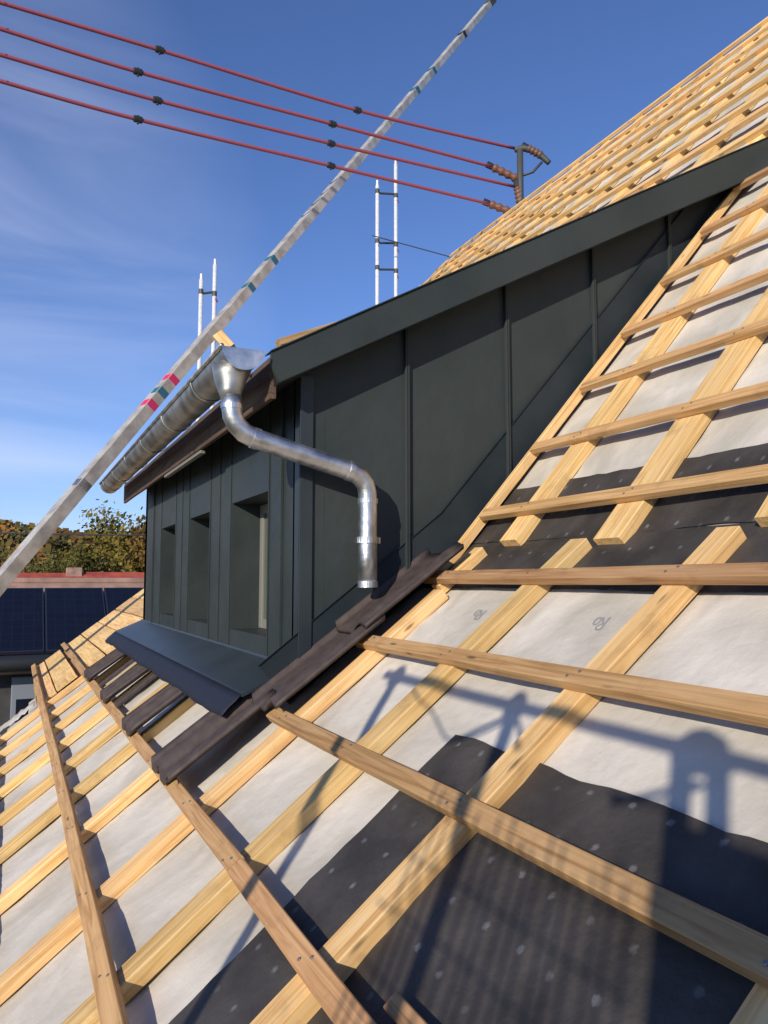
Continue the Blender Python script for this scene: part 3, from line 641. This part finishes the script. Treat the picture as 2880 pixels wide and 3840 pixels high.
# downpipe: outlet funnel, swan neck, lower length, clamp, open end
bm = bmesh.new(); YP = 2.835
tube(bm, [(0.722, YP+.03, gz-gr+.022), (0.716, YP+.025, 0.770), (0.713, YP+.006, 0.715), (0.716, YP, 0.685)], [0.076, 0.062, 0.043, 0.0365], 20)
pp = [(0.718, YP, 0.700), (0.718, YP, 0.655), (0.722, YP, 0.625), (0.738, YP, 0.592), (0.768, YP, 0.563), (0.81, YP, 0.545), (0.90, YP, 0.522), (1.02, YP, 0.491), (1.15, YP, 0.458), (1.215, YP, 0.441), (1.252, YP, 0.422), (1.275, YP, 0.393), (1.284, YP, 0.355), (1.285, YP, 0.25), (1.285, YP, 0.10), (1.285, YP, -0.025)]
bm2 = bmesh.new(); tube(bm2, pp, 0.0385, 24, cap=False)
dp = obj('downpipe', bm2, M_zinc, dm, smooth=True); dp.modifiers.new('s', 'SOLIDIFY').thickness = 0.002
obj('outlet', bm, M_zincd, dp, smooth=True)
for (p_, q_) in (((0.718, YP, 0.668), (0.718, YP, 0.650)), ((0.80, YP, 0.5475), (0.825, YP, 0.5412)), ((1.195, YP, 0.4465), (1.217, YP, 0.4405)), ((1.285, YP, 0.335), (1.285, YP, 0.315)), ((1.285, YP, 0.0), (1.285, YP, -0.025))):
    bm = bmesh.new(); tube(bm, [p_, q_], 0.0415, 24); obj("collar", bm, M_zinc, dp, smooth=False)
bm = bmesh.new(); tube(bm, [(1.285, YP, 0.178), (1.285, YP, 0.152)], 0.0445, 24)
box(bm, 1.235, 1.25, YP-.012, YP+.012, 0.152, 0.178, .002); box(bm, 1.32, 1.338, YP-.012, YP+.012, 0.152, 0.178, .002)
tube(bm, [(1.3285, YP-.02, 0.165), (1.3285, YP+.02, 0.165)], 0.004, 8); tube(bm, [(1.285, YP+.03, 0.165), (1.285, YC, 0.165)], 0.005, 8)
obj('clamp', bm, M_zinc, dp)
# scraps of timber on the dormer eaves
o = beam('timber_offcut', (0.700, 3.02, 1.000), (0.742, 2.98, 0.935), 0.045, 0.03, (-.6, 0, .7), M_cbatten, bend=0); tag(o, 'small bright timber offcut standing on the gutter end', 'offcut')
o = beam('eaves_lath', (0.90, 2.86, zt(.90)+.045), (1.16, 2.86, zt(1.16)+.012), 0.05, 0.028, (-.4, 0, .9), M_plank, bend=0); tag(o, 'pale timber lath lying on the dormer roof edge above the fascia end', 'lath')

# ================================================================ lift rail
rl = empty('lift_rail', (-4.9, 6.25, -6.5)); tag(rl, 'long inclined aluminium lift rail with coloured bands rising across the sky', 'lift rail')
A0 = Vector((-0.123, 8.299, -0.010)); A1 = Vector((7.962, 11.758, 11.278)); dR = (A1-A0).normalized(); LR = (A1-A0).length
def rp(t): return A0+(A1-A0)*t
def railseg(t0, t1, wd, dp_, m, name, parent=rl):
    a, b = rp(t0), rp(t1); bm = bmesh.new(); ln = (b-a).length
    box(bm, 0, ln, -wd/2, wd/2, -dp_/2, dp_/2, 0.008)
    if name == 'rail_section':   # flanges along both edges
        for s in (-1, 1): box(bm, 0.01, ln-.01, s*wd/2-.010, s*wd/2+.008, -dp_/2-.006, dp_/2+.006, 0.004)
        for q in range(int(ln/1.2)): box(bm, 0.6+q*1.2, 0.63+q*1.2, -wd/2+.014, wd/2-.014, -dp_/2-.003, dp_/2+.003)
    y = dR.cross(Vector((0, 0, 1))).normalized()
    return obj(name, bm, m, parent, M=frame(a, dR, Vector((0, 0, 1)).cross(dR).cross(dR)*-1))
t_g = (-6.5-A0.z)/(A1.z-A0.z)
railseg(t_g, 0.30, 0.140, 0.12, M_alu, 'rail_section'); railseg(0.27, 0.62, 0.130, 0.105, M_alu, 'rail_section'); railseg(0.60, 1.0, 0.120, 0.09, M_alu, 'rail_section')
def tz(z): return (z-A0.z)/(A1.z-A0.z)
for z, m in ((2.332, M_mag), (2.151, M_blue), (1.985, M_mag), (4.254, M_blue), (3.769, M_blue), (8.793, M_blue), (8.2, M_blue), (9.978, M_blk), (1.0, M_zincd)):
    wd = 0.164 if z < 3 else 0.152
    railseg(tz(z)-.0034, tz(z)+.0034, wd+.006, wd-.035, m, 'band')
railseg(0.985, 1.003, 0.15, 0.12, M_iron, 'end_stop')

# ================================================================ scaffold towers beyond the gable
def tower(X0, X1, ztop0, ztop1, label, zs, diag):
    t = empty('scaffold_tower', (X0, 11.0, -6.5)); tag(t, label, 'scaffold', 'scaffold towers beyond the roof')
    for X_, zt_ in ((X0, ztop0), (X1, ztop1)):
        bm = bmesh.new(); tube(bm, [(X_, 15.2, -6.5), (X_, 15.2, zt_)], 0.042, 12); p = obj('standard', bm, M_galv, t, smooth=True)
        bm = bmesh.new(); tube(bm, [(X_, 15.2, zt_-.02), (X_, 15.2, zt_+.12)], 0.028, 10); obj('spigot', bm, M_galv, p)
    for z in zs:
        bm = bmesh.new(); tube(bm, [(X0, 15.2, z-.04), (X1, 15.2, z+.04)], 0.024, 10)
        for X_ in (X0, X1): tube(bm, [(X_, 15.2, z-.05), (X_, 15.2, z+.05)], 0.05, 10)
        obj('ledger', bm, M_iron, t)
        if diag:
            bm = bmesh.new(); tube(bm, [(X1, 15.2, z-.1), (X1+.04, 15.2, z-.17)], 0.042, 10); obj('red_coupler', bm, M_red, t)
k_ = 15.2/11
tower(5.148*k_, 5.488*k_, 6.50*k_, 6.95*k_, 'pair of tall galvanised scaffold standards right of the lift rail above the dormer', [6.40*k_, 5.55*k_, 5.10*k_], True)
tower(2.301*k_, 2.499*k_, 4.40*k_, 4.66*k_, 'shorter pair of scaffold standards left of the lift rail near the gutter', [4.22*k_], True)
bm = bmesh.new(); tube(bm, [(5.50*k_, 15.2, 5.60*k_), (6.9, 14.9, 7.62), (8.8, 14.6, 7.35)], 0.012, 6, smoothpath=8)
tag(obj('guy_wire', bm, M_iron), 'thin dark wire running right from the tall scaffold standards to the roof', 'wire')
bm = bmesh.new(); tube(bm, [(-6, 20, 1.25), (0, 20, 1.12), (4.5, 20, 1.2)], 0.02, 6, smoothpath=8)
tag(obj('telephone_wire', bm, M_iron), 'faint grey wire low in the sky at the left frame edge', 'wire')

# ================================================================ overhead cables and roof bracket
CB = [[(-0.782, 8.877, 6.284), (-0.385, 8.907, 6.3), (1.333, 9.038, 6.376), (4.021, 9.244, 6.478), (6.772, 9.443, 6.734)],
      [(-0.77, 8.9, 5.993), (-0.374, 8.93, 6.013), (1.092, 9.046, 6.03), (3.65, 9.238, 6.174), (6.352, 9.441, 6.329)],
      [(-0.76, 8.923, 5.718), (-0.363, 8.953, 5.731), (1.33, 9.085, 5.762), (3.64, 9.258, 5.905), (6.813, 9.492, 6.141)],
      [(-0.749, 8.945, 5.438), (-0.352, 8.976, 5.444), (1.114, 9.091, 5.466), (3.651, 9.283, 5.605), (6.322, 9.484, 5.75)]]
for k, pts in enumerate(CB):
    t = empty('overhead_cable', pts[-1]); tag(t, ['topmost', 'second from top', 'third from top', 'lowest'][k]+' of the four red sleeved overhead cables with black clips', 'cable', 'red overhead cables')
    a, b = Vector(pts[0]), Vector(pts[1]); e = a+(a-b)*14; bm = bmesh.new()
    tube(bm, [e]+pts, 0.023, 10, smoothpath=10); obj('sleeve', bm, M_red, t, smooth=True)
    for c, d in ((pts[2], pts[3]), (pts[3], pts[4])):
        c = Vector(c); d = (Vector(d)-c).normalized(); bm = bmesh.new()
        tube(bm, [c-d*.055, c-d*.045, c+d*.045, c+d*.055], [.024, .040, .040, .024], 12); tube(bm, [c-Vector((0, 0, .055)), c+Vector((0, 0, .05))], 0.014, 8)
        obj('clip', bm, M_blk, t)
rb = empty('cable_bracket', (6.88, 9.45, 5.2)); tag(rb, 'dark iron roof bracket with brown insulators behind the ridge holding the red cables', 'bracket')
bm = bmesh.new(); tube(bm, [(6.88, 9.45, 5.0), (6.88, 9.44, 5.9), (6.87, 9.42, 6.72)], 0.05, 12); obj('post', bm, M_iron, rb, smooth=True)
bm = bmesh.new(); tube(bm, [(6.80, 9.46, 6.72), (6.95, 9.38, 6.74), (7.12, 9.30, 6.66), (7.28, 9.22, 6.50)], [.04, .05, .05, .04], 10, smoothpath=5); obj('arm', bm, M_iron, rb, smooth=True)
bm = bmesh.new(); tube(bm, [(6.88, 9.44, 6.30), (7.05, 9.34, 6.36), (7.18, 9.28, 6.52)], 0.022, 8); obj('stay', bm, M_iron, rb, smooth=True)
for a, b in (((6.48, 9.61, 6.44), (6.86, 9.46, 6.25)), ((6.46, 9.68, 5.87), (6.86, 9.50, 5.70)), ((6.98, 9.37, 6.75), (7.18, 9.27, 6.62)), ((6.84, 9.46, 6.12), (6.88, 9.45, 5.86))):
    a, b = Vector(a), Vector(b); bm = bmesh.new(); pts = []; rr = []
    for q in range(13): pts.append(a.lerp(b, q/12)); rr.append(0.042+0.028*(q % 3 == 1)+0.014*(q % 3 == 2) if 0 < q < 12 else 0.035)
    tube(bm, pts, rr, 14); obj('insulator', bm, M_ins, rb, smooth=True)
    bm = bmesh.new(); tube(bm, [a-(b-a).normalized()*.10, a], 0.05, 10); obj('cap', bm, M_blk, rb)

# ================================================================ scaffold behind the photographer (throws the shadows)
sc = empty('guard_rail', (-1.0, -0.4, -6.5)); tag(sc, 'scaffold guard rail behind the viewpoint that casts the pole shadows on the underlay', 'scaffold')
for y in (0.636, -0.058, -0.618, -0.702):
    bm = bmesh.new(); tube(bm, [(-1.0, y, -6.5), (-1.0, y, 0.74)], 0.020 if y > -.5 else 0.022, 14); obj('standard', bm, M_galv, sc, smooth=True)
for y, rr in ((0.636, .036), (-0.058, .036), (-0.66, .058)):
    bm = bmesh.new(); tube(bm, [(-1.0, y, .69), (-1.0, y, .71), (-1.0, y, .75), (-1.0, y, .775)], [rr*.7, rr, rr*.9, rr*.4], 14); obj('coupler', bm, M_iron, sc)
for (a, b) in (((-1.0, -.058, .70), (-1.0, .16, .56)), ((-1.0, -.66, .66), (-1.0, -.46, .56)), ((-1.0, -.058, .72), (-1.0, -.16, .60))):
    bm = bmesh.new(); tube(bm, [a, b], 0.008, 8); obj('brace', bm, M_galv, sc)
bm = bmesh.new(); tube(bm, [(-1.0, 0.72, .727), (-1.0, -2.5, .727)], 0.019, 14); obj('rail', bm, M_galv, sc, smooth=True)
bm = bmesh.new(); box(bm, -1.06, -1.03, -2.6, -0.655, -1.4, 0.584, .004); pa = obj('shade_panel', bm, M_plank); tag(pa, 'unseen tall panel added behind the viewpoint to shade the lower right', 'panel')  # added blocker out of view, shaped to cast the solid shade at lower right
bm = bmesh.new()
for q in range(17):
    y = -0.61+0.038*q+0.005*math.sin(q*2.3); tube(bm, [(-1.08, y, -1.5), (-1.08, y+.01, -.2), (-1.08, y+.004, .47+0.03*math.sin(q*1.7))], 0.0036, 6)
for q in range(11): tube(bm, [(-1.082, -.62, .42-.11*q), (-1.082, -.3, .415-.11*q+.01*math.sin(q)), (-1.082, .06, .425-.11*q)], 0.0028, 5)
tag(obj('safety_net', bm, M_blk), 'fine safety net hung on the scaffold behind the viewpoint', 'net')
bm = bmesh.new(); tube(bm, [(-.97, -.10, .73), (-.97, .05, .61), (-.96, .2, .55), (-.97, .34, .62), (-.97, .585, .73)], 0.005, 7, smoothpath=8); tube(bm, [(-.97, -.72, .70), (-.97, -.55, .58), (-.96, -.42, .56)], 0.005, 7, smoothpath=8)
tag(obj('hanging_rope', bm, M_blk), 'thin rope looped along the scaffold rail behind the viewpoint', 'rope')
